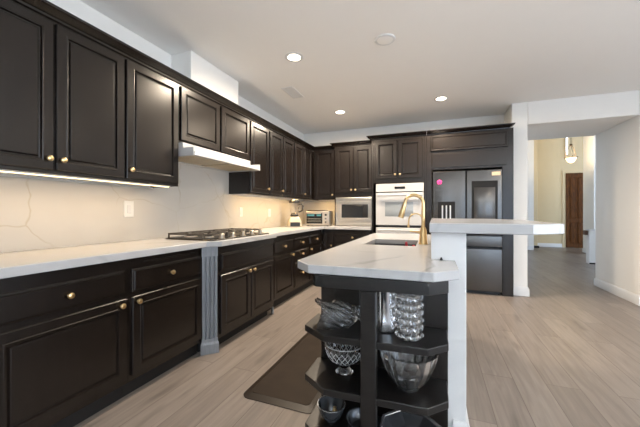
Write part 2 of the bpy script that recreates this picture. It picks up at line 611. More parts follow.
def front(parent, kind, x0, x1, z0, z1, knob=None, y=0.0, material=None):
    name = {'door': 'door', 'drawer': 'drawer', 'panel': 'false_front', 'flap': 'flap_panel'}[kind]
    prof = SLAB if kind in ('drawer', 'panel') else DOOR
    if kind == 'flap':
        prof = [(0, 0), (0, 0.015), (0.004, 0.020), (0.020, 0.020), (0.024, 0.012), (0.030, 0.012), (0.036, 0.016)]
    o = MB().panel(x0, x1, z0, z1, y, prof).build(name, material or M['cab'], parent, smooth=False)
    if knob:
        MB().lathe([(r, -h) for r, h in KN], 16, (knob[0], y - 0.0185, knob[1]), 'y').build('knob', M['gold'], o)
    return o


def cabinet(name, label, loc, rot, w, d, z0, z1, fronts, group=None, toe=False, cat='cabinet', sides=''):
    t = thing(name, label, cat, loc, rot, group)
    m = MB()
    if toe:
        m.box(0, w, 0, d, z0, z1)
    else:
        m.box(0, w, 0, d, z0 + 0.022, z1).box(0, w, 0, 0.02, z0, z0 + 0.022)
        if 'l' in sides:
            m.box(0, 0.016, 0.02, d, z0, z0 + 0.022)
        if 'r' in sides:
            m.box(w - 0.016, w, 0.02, d, z0, z0 + 0.022)
    m.build('cabinet_body', M['cab'], t)
    if toe:
        MB().box(0, w, 0.045, d, 0, z0).build('toe_kick', M['dark'], t)
    for f in fronts:
        front(t, *f)
    return t


R90 = PI / 2
UX = -2.05        # carcass face of the left uppers
UZ0, UZ1 = 1.37, 2.262
DZ0, DZ1 = 1.392, 2.236
GU = 'dark upper cabinets of the left wall'


def upper(label, y0, y1, doors, z0=UZ0, dz0=DZ0, d=0.303):
    fr = []
    for a, b, kx in doors:
        kn = None if kx is None else (kx - y0, dz0 + 0.062)
        fr.append(('door', a - y0, b - y0, dz0, DZ1, kn))
    return cabinet('upper_cabinet', label, (UX, y0, 0), R90, y1 - y0, d, z0, UZ1, fr, GU, sides={0.63: 'l', 1.508: 'r', 1.992: 'lr', 3.054: 'l'}.get(y0, ''))


upper('dark brown two-door upper cabinet nearest the camera, at the left edge', 0.63, 1.507, [(0.655, 1.077, 1.050), (1.092, 1.500, 1.118)])
upper('dark brown single-door upper cabinet just before the white hood', 1.508, 1.990, [(1.517, 1.978, 1.545)])
upper('short dark two-door upper cabinet right above the white hood', 1.992, 3.052, [(2.010, 2.508, None), (2.536, 3.036, None)], 1.755, 1.772)
upper('narrow single-door upper cabinet just beyond the white hood', 3.054, 3.498, [(3.066, 3.485, 3.455)])
upper('two-door upper cabinet above the far wall outlet, second beyond the hood', 3.500, 4.252, [(3.525, 3.876, 3.846), (3.896, 4.237, None)])
upper('last two-door upper cabinet on the left wall, above the blender', 4.254, 5.346, [(4.270, 4.598, None), (4.614, 4.975, 4.64)])
cabinet('upper_cabinet', 'single-door upper cabinet in the back corner above the toaster oven', (-2.03, 5.04, 0), 0, 0.425, 0.305, UZ0, UZ1,
        [('door', 0.045, 0.40, DZ0, DZ1, (0.37, DZ0 + 0.06))], 'dark upper cabinets of the back wall')

# crown moulding over the run
CROWN = [(0, 0), (0.012, 0.0), (0.014, 0.012), (0.030, 0.020), (0.055, 0.038), (0.066, 0.042), (0.070, 0.055), (0, 0.055)]


def crown(name, path, z, parent=None):
    return MB().sweep(path, [(o, z + h) for o, h in CROWN]).build(name, M['cab'], parent, angle=30)


tag(crown('crown_molding', [(UX, 0.60), (UX, 5.04), (-1.605, 5.04)], 2.255), 'long dark crown molding topping the left upper cabinets', 'molding')

# hood
hd = thing('range_hood', 'white under-cabinet range hood above the gas cooktop', 'range hood', (-2.355 + 0.012, 2.0, 0))
prof = [(0, 1.753), (0.32, 1.753), (0.325, 1.748), (0.325, 1.705), (0.335, 1.70), (0.452, 1.668), (0.455, 1.662), (0.455, 1.636), (0.450, 1.632), (0.43, 1.632), (0.42, 1.645), (0.02, 1.645), (0.012, 1.632), (0, 1.632)]
m = MB().prism(prof, 0.012, 1.03, 'y')
m.box(0, 0.45, 0.0, 0.012, 1.632, 1.753 - 0.05).box(0, 0.45, 1.03, 1.042, 1.632, 1.753 - 0.05)
m.build('hood_shell', M['enamel'], hd, bevel=0.002)
for a in (0.06, 0.54):
    m = MB().box(0.07, 0.40, a, a + 0.44, 1.636, 1.646)
    for k in range(9):
        m.box(0.085 + k * 0.035, 0.10 + k * 0.035, a + 0.02, a + 0.42, 1.632, 1.637)
    m.build('grease_filter', M['filter'], hd)
m = MB()
for k in range(3):
    m.box(0.324, 0.328, 0.86 + k * 0.04, 0.885 + k * 0.04, 1.72, 1.732)
m.build('switch', M['plastic'], hd)

# lower cabinets, left run
LX = -1.765
LZ0, LZ1 = 0.10, 0.868
GL = 'black lower cabinets of the left wall'


def lower(label, y0, y1, fr, x=LX, d=0.585):
    f2 = []
    for kind, a, b, z0, z1, kn in fr:
        f2.append((kind, a - y0, b - y0, z0, z1, None if kn is None else (kn[0] - y0, kn[1])))
    return cabinet('lower_cabinet', label, (x, y0, 0), R90, y1 - y0, d, LZ0, LZ1, f2, GL, True)


DR0, DR1, DO0, DO1 = 0.655, 0.797, 0.135, 0.625
lower('black lower cabinet with wide drawer and door, nearest the camera', 0.66, 1.322,
      [('drawer', 0.690, 1.296, DR0, DR1, (0.99, 0.726)), ('door', 0.690, 1.306, DO0, DO1, (1.266, 0.592))])
l2 = lower('black lower cabinet between nearest cabinet and fluted pilaster', 1.324, 1.950,
           [('drawer', 1.342, 1.935, DR0, DR1, (1.635, 0.726)), ('door', 1.342, 1.935, DO0, DO1, (1.374, 0.592))])
MB().box(0.10, 0.55, -0.012, 0.02, 0.822, 0.838).build('pull_out_board', M['cab'], l2, bevel=0.003)

# cooktop cabinet, bumped out, with angled fluted pilasters
BX = -1.675
ck = thing('cooktop_cabinet', 'black bumped-out lower cabinet under the gas cooktop with fluted pilaster', 'cabinet', (BX, 1.952, 0), R90, GL)
W = 1.10
poly = [(0.0, 0.09), (0.09, 0.0), (W - 0.09, 0.0), (W, 0.09), (W, 0.67), (0.0, 0.67)]
MB().prism(poly, LZ0, LZ1).build('cabinet_body', M['cab'], ck, bevel=0.002)
MB().prism([(0.10, 0.07), (W - 0.10, 0.07), (W - 0.02, 0.14), (W - 0.02, 0.67), (0.02, 0.67), (0.02, 0.14)], 0, LZ0).build('toe_kick', M['dark'], ck)
front(ck, 'panel', 0.112, W - 0.112, DR0, DR1 + 0.005)
front(ck, 'door', 0.112, 0.545, DO0, DO1, (0.512, 0.592))
front(ck, 'door', 0.556, W - 0.112, DO0, DO1, (0.590, 0.592))
for sgn, (cx, cy) in ((-1, (0.045, 0.045)), (1, (W - 0.045, 0.045))):
    # a fluted board set at 45 degrees across the corner
    u = Vector((1, sgn * 1.0, 0)).normalized()       # along the face
    n = Vector((sgn * 1.0, -1, 0)).normalized()      # outwards
    hw = 0.058
    sect = [(-hw, 0), (-hw, 0.018)]
    for k in range(3):
        c = -0.031 + k * 0.031
        sect += [(c - 0.0085, 0.018), (c - 0.007, 0.006), (c, 0.002), (c + 0.007, 0.006), (c + 0.0085, 0.018)]
    sect += [(hw, 0.018), (hw, 0)]
    m = MB()
    pk = 1.0 if sgn < 0 else 0.45

    def ring(z, pts):
        return [(cx + (u.x * a + n.x * b) * pk, cy + (u.y * a + n.y * b) * pk, z) for a, b in pts]
    m.loops([ring(0.12, sect), ring(0.79, sect)])
    full = [(-hw - 0.003, 0), (-hw - 0.003, 0.021), (hw + 0.003, 0.021), (hw + 0.003, 0)]
    base = [(-hw - 0.012, 0), (-hw - 0.012, 0.030), (hw + 0.012, 0.030), (hw + 0.012, 0)]
    m.loops([ring(0.79, full), ring(LZ1, full)])
    m.loops([ring(0.0, base), ring(0.075, base), ring(0.095, full), ring(0.12, full)])
    m.build('pilaster', M['pilaster'], ck, smooth=False)['label'] = 'fluted pilaster with window sheen painted in as grey'

lower('black lower cabinet with one drawer and door just past the cooktop', 3.054, 3.655,
      [('drawer', 3.115, 3.635, DR0, DR1, (3.375, 0.726)), ('door', 3.115, 3.635, DO0, DO1, (3.60, 0.592))])
lower('black lower cabinet of three stacked drawers, left of the island corner', 3.657, 4.180,
      [('drawer', 3.675, 4.162, DR0, DR1, (3.918, 0.726)), ('drawer', 3.675, 4.162, 0.495, 0.632, (3.918, 0.563)), ('drawer', 3.675, 4.162, DO0, 0.470, (3.918, 0.30))])
lower('black lower cabinet with drawer over door, last before the corner', 4.182, 4.755,
      [('drawer', 4.200, 4.735, DR0, DR1, (4.467, 0.726)), ('door', 4.200, 4.735, DO0, DO1, (4.235, 0.592))])
GB = 'black lower cabinets of the back wall'
cabinet('lower_cabinet', 'narrow black corner cabinet door under the toaster oven', (LX + 0.01, 4.76, 0), 0, 0.20, 0.575, LZ0, LZ1,
        [('door', 0.03, 0.19, DO0, DR1, (0.165, 0.60))], GB, True)
cabinet('lower_cabinet', 'wide black drawer cabinet below the built-in microwave', (-1.553, 4.76, 0), 0, 0.603, 0.575, LZ0, LZ1,
        [('drawer', 0.02, 0.583, DR0, DR1, (0.325, 0.74)), ('drawer', 0.02, 0.583, 0.40, 0.632, (0.30, 0.52)), ('drawer', 0.02, 0.583, DO0, 0.375, (0.30, 0.26))], GB, True)

# L-shaped counter
poly = [(XL + 0.013, 0.30), (-1.715, 0.30), (-1.715, 1.955), (-1.632, 2.038), (-1.632, 2.965), (-1.715, 3.048), (-1.715, 4.712), (-0.929, 4.712), (-0.929, YB - 0.013), (XL + 0.013, YB - 0.013)]
tag(MB().prism(poly, 0.868, 0.914).build('countertop', M['quartz'], bevel=0.004), 'L-shaped white quartz countertop along left and back walls', 'countertop')

# microwave cabinet, oven tower, refrigerator surround
mc = thing('microwave_cabinet', 'dark two-door cabinet holding the built-in stainless microwave', 'cabinet', (-1.603, 4.97, 0))
m = MB().box(0, 0.676, 0, 0.365, 1.405, UZ1 + 0.02)
m.box(0, 0.018, 0, 0.365, 0.915, 1.405).box(0.658, 0.676, 0, 0.365, 0.915, 1.405).box(0.018, 0.658, 0.35, 0.365, 0.915, 1.405).box(0.018, 0.658, 0.0, 0.35, 0.915, 0.930)
m.build('cabinet_body', M['cab'], mc, bevel=0.002)
front(mc, 'door', 0.030, 0.328, 1.478, 2.240, (0.300, 1.525))
front(mc, 'door', 0.344, 0.642, 1.478, 2.240, (0.372, 1.525))
crown('crown', [(0.0, 0.07), (0.0, 0.0), (0.676, 0.0)], 2.275, mc)

mw = thing('microwave', 'stainless built-in microwave above the back counter', 'microwave', (-1.578, 4.945, 0.931))
MB().panel(0, 0.648, -0.008, 0.466, 0.02, [(0, 0), (0, 0.02), (0.004, 0.022), (0.038, 0.022), (0.042, 0.012), (0.052, 0.012)]).build('trim_kit', M['steel'], mw, angle=25)
MB().box(0.03, 0.60, 0.021, 0.35, 0.02, 0.455).build('microwave_body', M['steel'], mw)
MB().panel(0.046, 0.596, 0.082, 0.398, 0.012, [(0, 0), (0, 0.014), (0.003, 0.017), (0.030, 0.017), (0.034, 0.013)]).build('door', M['steel'], mw, angle=25)
MB().panel(0.105, 0.560, 0.125, 0.350, 0.0, [(0, 0), (0, 0.004), (0.002, 0.006)]).build('door_glass', M['bglass'], mw)
MB().panel(0.475, 0.555, 0.13, 0.345, -0.006, [(0, 0), (0, 0.001), (0.001, 0.0015)]).build('control_panel', M['black'], mw)

ot = thing('oven_cabinet', 'tall dark two-door cabinet tower around the white wall oven', 'cabinet', (-0.925, 4.76, 0))
m = MB().box(0, 0.03, 0, 0.585, 0.1, 2.30).box(0.791, 0.821, 0, 0.585, 0.1, 2.30).box(0.03, 0.791, 0, 0.585, 1.605, 2.30).box(0.03, 0.791, 0, 0.585, 0.1, 0.30).box(0.03, 0.791, 0.55, 0.585, 0.30, 1.605)
m.build('cabinet_body', M['cab'], ot, bevel=0.002)
MB().box(0.0, 0.82, 0.07, 0.58, 0, 0.1).build('toe_kick', M['dark'], ot)
front(ot, 'door', 0.060, 0.395, 1.668, 2.250, (0.367, 1.728))
front(ot, 'door', 0.412, 0.762, 1.668, 2.250, (0.440, 1.728))
crown('crown', [(0.0, 0.10), (0.0, 0.0), (0.82, 0.0)], 2.29, ot)

ov = thing('wall_oven', 'white double wall oven built into the tall cabinet', 'oven', (-0.850, 4.735, 0))
MB().box(0.02, 0.69, 0.026, 0.55, 0.32, 1.583).build('oven_body', M['black'], ov)
MB().panel(0, 0.708, 1.465, 1.588, 0.025, [(0, 0), (0, 0.022), (0.003, 0.025), (0.01, 0.025)]).build('control_panel', M['enamel'], ov)
MB().box(0.285, 0.44, -0.003, 0.0, 1.505, 1.540).build('display_or_glint', M['bglass'], ov)
for z0, z1, g0, g1 in ((0.950, 1.448, 1.085, 1.305), (0.33, 0.912, 0.47, 0.70)):
    d = MB().panel(0, 0.708, z0, z1, 0.025, [(0, 0), (0, 0.030), (0.004, 0.035), (0.02, 0.035)]).build('oven_door', M['enamel'], ov)
    MB().panel(0.142, 0.560, g0, g1, -0.010, [(0, 0), (0, 0.001), (0.001, 0.0015)]).build('oven_window', M['ovenglass'], d)
    m = MB().tube([(0.03, -0.045, z1 - 0.038), (0.68, -0.045, z1 - 0.038)], 0.012, 10)
    m.box(0.03, 0.055, -0.04, -0.010, z1 - 0.047, z1 - 0.029).box(0.655, 0.68, -0.04, -0.010, z1 - 0.047, z1 - 0.029)
    m.build('handle', M['enamel'], d)

fc = thing('refrigerator_surround', 'dark cabinet surround with flap panel above the refrigerator', 'cabinet', (-0.102, 4.76, 0))
m = MB().box(0, 0.07, 0, 0.585, 0, 2.30).box(0.980, 1.112, 0, 0.585, 0, 2.30).box(0.07, 0.980, 0.0, 0.585, 1.770, 2.30)
m.build('cabinet_body', M['cab'], fc, bevel=0.002)
front(fc, 'flap', 0.055, 1.045, 2.045, 2.268)
MB().panel(0.075, 1.03, 1.80, 2.005, 0.0, [(0, 0), (0, 0.008), (0.003, 0.010)]).build('filler_panel', M['cab'], fc, smooth=False)
crown('crown', [(0.0, 0.0), (1.050, 0.0), (1.050, 0.10)], 2.29, fc)

fr = thing('refrigerator', 'dark stainless french-door refrigerator in the cabinet surround', 'refrigerator', (-0.020, 4.72, 0))
MB().box(0.005, 0.885, 0.075, 0.62, 0.02, 1.735).build('refrigerator_body', M['black'], fr)
RD = [(0, 0), (0, 0.064), (0.006, 0.070), (0.012, 0.071)]
d1 = MB().panel(0.0, 0.440, 0.835, 1.740, 0.074, RD).build('door', M['bsteel'], fr)
d2 = MB().panel(0.448, 0.890, 0.835, 1.740, 0.074, RD).build('door', M['bsteel'], fr)
dp = MB().box(0.072, 0.300, -0.002, 0.004, 0.93, 1.300).build('dispenser', M['matte'], d1)
for a in (0.125, 0.178, 0.230):
    MB().box(a, a + 0.018, -0.014, -0.002, 1.0, 1.245).build('dispenser_paddle', M['steel'], dp, bevel=0.003)
gp = MB().panel(0.515, 0.835, 0.90, 1.585, 0.004, [(0, 0), (0, 0.005), (0.002, 0.007)]).build('window_frame', M['matte'], d2)
MB().panel(0.545, 0.805, 0.93, 1.495, -0.003, [(0, 0), (0, 0.002), (0.002, 0.003)]).build('window_glass', M['bsteel'], gp)
MB().box(0.765, 0.868, 0.001, 0.004, 1.655, 1.705).build('sticker', M['tan'], d2)
for z0, z1 in ((0.665, 0.820), (0.055, 0.640)):
    d = MB().panel(0.0, 0.890, z0, z1, 0.074, RD).build('drawer', M['bsteel'], fr)
    MB().box(0.03, 0.86, 0.0, 0.02, z1 + 0.0005, z1 + 0.008).build('grip', M['black'], d)
MB().box(0.02, 0.87, 0.08, 0.5, 0.0, 0.02).build('foot', M['black'], fr)

mg = thing('flower_magnet', 'pink flower magnet on the left refrigerator door', 'magnet', (0.075, 4.720, 1.585))
m = MB()
for k in range(5):
    a = 2 * PI * k / 5 + 0.3
    m.lathe([(0, -0.007), (0.014, -0.006), (0.017, -0.002), (0.017, 0.0)], 10, (0.021 * math.cos(a), 0.0, 0.021 * math.sin(a)), 'y')
m.build('petal', M['pink'], mg)
MB().lathe([(0, -0.010), (0.009, -0.008), (0.010, 0)], 10, (0, 0, 0), 'y').build('flower_center', M['red'], mg)

# under-cabinet LED bars
def led(label, loc, rot, L, power, high=0.0):
    t = thing('led_bar', label, 'light', loc, rot, 'lit bars under the upper cabinets')
    MB().box(0, L, -0.010, 0.010, -0.007, high).build('housing', M['plastic'], t)
    MB().box(0.01, L - 0.01, -0.007, 0.007, -0.011, -0.007).build('diffuser', M['led'], t)
    c, s = math.cos(rot), math.sin(rot)
    area('led_bar_lamp', (loc[0] + c * L / 2, loc[1] + s * L / 2, loc[2] - 0.014), (0, 0, rot), L - 0.02, 0.02, power, (1.0, 0.64, 0.27))


led('warm lit bar under the nearest upper cabinets on the left', (UX - 0.045, 0.66, UZ0 + 0.001), R90, 1.28, 3.0, 0.021)
led('warm lit bar under the upper cabinets beyond the white hood', (UX - 0.07, 3.10, UZ0 + 0.022), R90, 1.75, 8.0)
led('short warm lit bar above the toaster oven', (-1.98, 5.12, UZ0 + 0.022), 0, 0.34, 1.6)

# ------------------------------------------------------------------ ceiling fittings
def downlight(label, x, y, power=208):
    t = thing('recessed_light', label, 'light', (x, y, CEIL), 0, 'round recessed ceiling lights')
    MB().lathe([(0.060, 0.0), (0.060, -0.004), (0.078, -0.007), (0.090, -0.004), (0.090, 0.0)], 32).build('trim_ring', M['trim'], t)
    MB().lathe([(0.0, -0.003), (0.061, -0.003), (0.061, 0.0), (0, 0)], 32).build('lamp_disc', M['lamp'], t)
    spot('recessed_spot', (x, y, CEIL - 0.02), power, (1.0, 0.83, 0.64), 3.14, 1.0, 0.06)


downlight('lit round recessed light nearest the air vent, largest in the photo', -1.27, 2.655)
downlight('lit round recessed light in front of the microwave cabinet', -1.32, 4.355)
downlight('lit round recessed light in front of the refrigerator', 0.087, 4.31)
for lab, x, y in (('added unseen fill light over the open floor, facing the hall opening', 2.0, 3.4), ('added unseen fill light over the open floor by the side window', 3.6, 3.4),
                  ('added unseen fill light over the open floor by the bar end', 2.0, 0.9), ('added unseen fill light nearest the rear window', 3.6, 0.9)):
    downlight(lab, x, y, 55)  # extra ceiling lights out of view, added to brighten the right walls
sp = thing('ceiling_speaker', 'unlit round white ceiling disc near the middle of the ceiling', 'speaker', (-0.40, 2.66, CEIL))
MB().lathe([(0.0, -0.012), (0.05, -0.012), (0.066, -0.010), (0.072, 0), (0, 0)], 32).build('grille', M['ceil'], sp)
MB().lathe([(0.066, 0.0), (0.068, -0.010), (0.086, -0.007), (0.090, 0.0)], 32).build('ring', M['trim'], sp)
vt = thing('air_vent', 'rectangular white air vent in the ceiling above the cabinets', 'vent', (-1.66, 3.43, CEIL))
MB().box(-0.075, 0.075, -0.17, -0.155, -0.008, 0).box(-0.075, 0.075, 0.155, 0.17, -0.008, 0).box(-0.075, -0.06, -0.155, 0.155, -0.008, 0).box(0.06, 0.075, -0.155, 0.155, -0.008, 0).build('frame', M['trim'], vt)
MB().box(-0.06, 0.06, -0.155, 0.155, -0.001, 0).build('backing', M['greypl'], vt)
m = MB()
for k in range(15):
    y = -0.145 + k * 0.0207
    m.prism([(y - 0.006, -0.001), (y - 0.004, -0.001), (y + 0.007, -0.008), (y + 0.005, -0.008)], -0.06, 0.06, 'x')
m.build('louver', M['vent'], vt)

# ------------------------------------------------------------------ outlets
def plate(label, y, z, w, h, kind):
    t = thing('wall_plate', label, 'outlet', (XL + 0.0122, y, z), R90, 'white outlet plates on the backsplash')
    MB().panel(-w / 2, w / 2, -h / 2, h / 2, 0.0, [(0, 0), (0, 0.003), (0.003, 0.006), (0.006, 0.006)]).build('plate', M['plastic'], t)
    MB().panel(-0.017, 0.017, -0.034, 0.034, -0.006, [(0, 0), (0, 0.001), (0.002, 0.003)]).build('rocker' if kind else 'receptacle', M['greypl'], t)


plate('white outlet plate on the backsplash left of the hood', 1.763, 1.176, 0.085, 0.135, True)
plate('white outlet plate on the backsplash just right of the cooktop', 3.30, 1.15, 0.075, 0.118, False)
plate('white outlet plate on the backsplash nearest the blender', 4.02, 1.14, 0.075, 0.118, False)

# ------------------------------------------------------------------ cooktop
ct = thing('gas_cooktop', 'gas cooktop with black iron grates on the left counter', 'cooktop', (-2.20, 1.985, 0.914))
DX, DY = 0.52, 0.915
MB().prism(rrect(0, DX, 0, DY, 0.02), 0, 0.010).build('cooktop_tray', M['bsteel'], ct, bevel=0.003)
MB().prism(rrect(0.012, DX - 0.09, 0.012, DY - 0.012, 0.015), 0.010, 0.013).build('burner_pan', M['iron'], ct)
for bx, by, r in ((0.13, 0.17, 0.045), (0.33, 0.17, 0.038), (0.22, 0.457, 0.058), (0.13, 0.745, 0.038), (0.33, 0.745, 0.045)):
    b = MB().lathe([(0, 0.013), (r + 0.012, 0.013), (r + 0.010, 0.020), (r, 0.024), (0, 0.024)], 24, (bx, by, 0)).build('burner', M['steel'], ct)
    MB().lathe([(0, 0.024), (r * 0.8, 0.024), (r * 0.8, 0.031), (r * 0.6, 0.033), (0, 0.033)], 24, (bx, by, 0)).build('burner_cap', M['iron'], b)
for k in range(3):
    a, b = 0.018 + k * 0.295, 0.018 + k * 0.295 + 0.286
    x0, x1 = 0.02, DX - 0.10
    m = MB()
    t = 0.006
    z0, z1 = 0.040, 0.054
    for yy in (a + t, b - t):
        m.box(x0, x1, yy - t, yy + t, z0, z1)
    for xx in (x0 + t, x1 - t, (x0 + x1) / 2):
        m.box(xx - t, xx + t, a, b, z0, z1)
    for xx in (x0 + 0.10, x1 - 0.10):
        m.box(xx - t, xx + t, a, a + 0.10, z0, z1).box(xx - t, xx + t, b - 0.10, b, z0, z1)
    m.box(x0, x0 + 0.09, (a + b) / 2 - t, (a + b) / 2 + t, z0, z1).box(x1 - 0.09, x1, (a + b) / 2 - t, (a + b) / 2 + t, z0, z1)
    for xx in (x0 + t, x1 - t):
        for yy in (a + t, b - t):
            m.box(xx - t, xx + t, yy - t, yy + t, 0.0131, z0)
    m.build('grate', M['grate'], ct, bevel=0.002)
for k in range(5):
    kx, ky = DX - 0.045, 0.17 + k * 0.155
    MB().lathe([(0, 0.010), (0.028, 0.010), (0.028, 0.014), (0.022, 0.016), (0.021, 0.046), (0.017, 0.050), (0, 0.050)], 20, (kx, ky, 0)).build('knob', M['champ'], ct)

# ------------------------------------------------------------------ countertop appliances
bl = thing('blender', 'countertop blender with clear jar and black lid in the corner', 'blender', (-2.11, 4.42, 0.914), 0.55)
bl.scale = (1.18, 1.18, 1.0)
L = []
for z, h in ((0.004, 0.095), (0.02, 0.098), (0.09, 0.088), (0.14, 0.070), (0.16, 0.058)):
    L.append([(x, y, z) for x, y in rrect(-h, h, -h, h, h * 0.3, 3)])
MB().loops(L).build('motor_base', M['cream'], bl)
MB().box(-0.065, 0.065, -0.103, -0.090, 0.012, 0.075).build('control_panel', M['black'], bl)
MB().lathe([(0, 0.16), (0.055, 0.16), (0.058, 0.19), (0.05, 0.20), (0, 0.20)], 20).build('jar_collar', M['black'], bl)
MB().lathe([(0.0, 0.201), (0.046, 0.201), (0.050, 0.22), (0.072, 0.385), (0.069, 0.385), (0.047, 0.222), (0.0, 0.206)], 24).build('jar', M['glass'], bl)
MB().lathe([(0, 0.386), (0.076, 0.386), (0.078, 0.40), (0.066, 0.425), (0.03, 0.440), (0, 0.441)], 24).build('lid', M['black'], bl)
MB().tube([(0.068, 0, 0.365), (0.105, 0, 0.36), (0.115, 0, 0.33), (0.105, 0, 0.26), (0.058, 0, 0.235)], 0.011, 8).build('jar_handle', M['black'], bl)

to = thing('toaster_oven', 'stainless toaster oven on the back corner counter', 'toaster oven', (-2.02, 4.68, 0.914), 0.10)
TW, TH, TD = 0.40, 0.255, 0.30
MB().box(0, TW, 0, TD, 0.018, TH).build('oven_body', M['steel'], to, bevel=0.008)
m = MB()
for x in (0.03, TW - 0.03):
    for y in (0.03, TD - 0.03):
        m.lathe([(0, 0), (0.014, 0), (0.012, 0.018), (0, 0.018)], 10, (x, y, 0))
m.build('foot', M['black'], to)
d = MB().panel(0.012, 0.285, 0.045, 0.225, 0.0, [(0, 0), (0, 0.008), (0.003, 0.012), (0.010, 0.012), (0.012, 0.009)]).build('door', M['bglass'], to)
MB().tube([(0.03, -0.035, 0.215), (0.27, -0.035, 0.215)], 0.007, 8).box(0.03, 0.04, -0.034, -0.010, 0.210, 0.220).box(0.26, 0.27, -0.034, -0.010, 0.210, 0.220).build('handle', M['steel'], d)
m = MB()
for k in range(3):
    m.box(0.03, 0.27, -0.0105, -0.0085, 0.075 + k * 0.025, 0.079 + k * 0.025)
m.build('rack', M['steel'], d)
MB().box(0.03, 0.150, -0.0115, -0.009, 0.170, 0.200).box(0.19, 0.265, -0.0115, -0.009, 0.170, 0.200).build('display_or_glint', M['teal'], d)  # teal bars paint the sky reflected in the door glass
for z in (0.19, 0.13, 0.07):
    MB().lathe([(0, -0.022), (0.016, -0.022), (0.019, 0), (0, 0)], 16, (0.345, 0, z), 'y').build('dial', M['black' if z > 0.15 else 'chrome'], to)
tr = thing('baking_tray', 'thin brown baking tray lying on the toaster oven', 'tray', (-2.02, 4.68, 0.914 + TH), 0.10)
MB().box(0.03, 0.31, 0.03, 0.26, 0.0003, 0.004).box(0.02, 0.03, 0.02, 0.27, 0.0003, 0.014).box(0.31, 0.32, 0.02, 0.27, 0.0003, 0.014).box(0.03, 0.31, 0.02, 0.03, 0.0003, 0.014).box(0.03, 0.31, 0.26, 0.27, 0.0003, 0.014).build('tray_pan', M['bronze'], tr, bevel=0.002)

# ------------------------------------------------------------------ island
isl = thing('island_cabinet', 'dark island cabinet with open corner shelves under the white counter', 'island', (0, 0, 0))
IX0, IX1, IY0, IY1 = -0.556, -0.018, 1.52, 3.36
m = MB().box(IX0, IX1, IY0, IY1, 0.10, 0.872)
m = MB().box(IX0, IX1, IY0, 2.10, 0.10, 0.872).box(IX0, IX1, 2.80, IY1, 0.10, 0.872).box(IX0, IX1, 2.10, 2.80, 0.10, 0.66).box(IX0, IX0 + 0.02, 2.10, 2.80, 0.66, 0.872)
m.build('cabinet_body', M['cab'], isl)
MB().box(IX0 + 0.06, IX1, IY0, IY1, 0, 0.10).build('toe_kick', M['dark'], isl)
MB().box(IX0 - 0.004, 0.060, IY0 - 0.02, IY0 - 0.0005, 0.10, 0.873).box(IX1 + 0.005, 0.060, IY0 - 0.0005, KY0 - 0.001, 0.10, 0.873).build('back_panel', M['cab'], isl, bevel=0.002)
FOOT = [(-0.578, IY0 - 0.021), (-0.578, 1.325), (-0.452, 1.238), (-0.022, 1.258), (0.056, 1.336), (0.056, IY0 - 0.021)]
for z in (0.115, 0.350, 0.584):
    MB().prism(FOOT, z, z + 0.030).build('shelf', M['cab_h'], isl, bevel=0.003)
MB().prism([(-0.50, IY0 - 0.03), (-0.50, 1.36), (-0.41, 1.30), (-0.05, 1.32), (0.0, 1.37), (0.0, IY0 - 0.03)], 0.0, 0.115).build('plinth', M['dark'], isl)
HD = [(-0.510, IY0 - 0.021), (-0.510, 1.262), (-0.490, 1.243), (-0.018, 1.262), (0.056, 1.335), (0.056, IY0 - 0.021)]
MB().prism(HD, 0.822, 0.872).build('header', M['cab_h'], isl, bevel=0.002)
MB().box(-0.287, -0.223, 1.235, 1.275, 0.0, 0.822).build('post', M['cab_h'], isl, bevel=0.003)
for k in range(3):
    y0 = 1.55 + k * 0.605
    # doors on the aisle side, facing -x
    o = MB().panel(-(y0 + 0.59), -y0, 0.13, 0.85, 0.0, DOOR).build('door', M['cab'], isl)
    o.location = (IX0, 0, 0)
    o.rotation_euler = (0, 0, -PI / 2)
    MB().lathe([(r, -h) for r, h in KN], 14, (-(y0 + 0.05), -0.0185, 0.80), 'y').build('knob', M['gold'], o)

# island counter with a sink cut-out
SX0, SX1, SY0, SY1 = -0.490, -0.122, 2.20, 2.69
out = [(-0.634, 1.362), (-0.534, 1.260), (0.0, 1.268), (0.098, 1.362), (0.098, KY0 - 0.001), (KX0 - 0.001, KY0 - 0.001), (KX0 - 0.001, 3.40), (-0.634, 3.40)]
mx = -0.30
fr_y = 1.260 + (mx + 0.534) / 0.534 * 0.008
left = [(mx, fr_y), (mx, SY0), (SX0, SY0), (SX0, SY1), (mx, SY1), (mx, 3.40), (-0.634, 3.40), (-0.634, 1.362), (-0.534, 1.260)]
right = [(mx, fr_y), (0.0, 1.268), (0.098, 1.362), (0.098, KY0 - 0.001), (KX0 - 0.001, KY0 - 0.001), (KX0 - 0.001, 3.40), (mx, 3.40), (mx, SY1), (SX1, SY1), (SX1, SY0), (mx, SY0)]
Z0, Z1 = 0.874, 0.914
pts = []
idx = {}


def vid(p, z):
    k = (round(p[0], 4), round(p[1], 4), z)
    if k not in idx:
        idx[k] = len(pts)
        pts.append((p[0], p[1], z))
    return idx[k]


fs = []
for pl in (left, right):
    for z in (Z0, Z1):
        fs.append(tuple(vid(p, z) for p in pl))
ring_o = [(mx, fr_y), (0.0, 1.268), (0.098, 1.362), (0.098, KY0 - 0.001), (KX0 - 0.001, KY0 - 0.001), (KX0 - 0.001, 3.40), (mx, 3.40), (-0.634, 3.40), (-0.634, 1.362), (-0.534, 1.260)]
ring_i = [(mx, SY0), (SX1, SY0), (SX1, SY1), (mx, SY1), (SX0, SY1), (SX0, SY0)]
for rg in (ring_o, ring_i):
    for i in range(len(rg)):
        a, b = rg[i], rg[(i + 1) % len(rg)]
        fs.append((vid(a, Z0), vid(b, Z0), vid(b, Z1), vid(a, Z1)))
tag(MB().add(pts, fs).build('island_countertop', M['quartz'], bevel=0.004), 'white quartz island counter with clipped corners and sink cut-out', 'countertop')

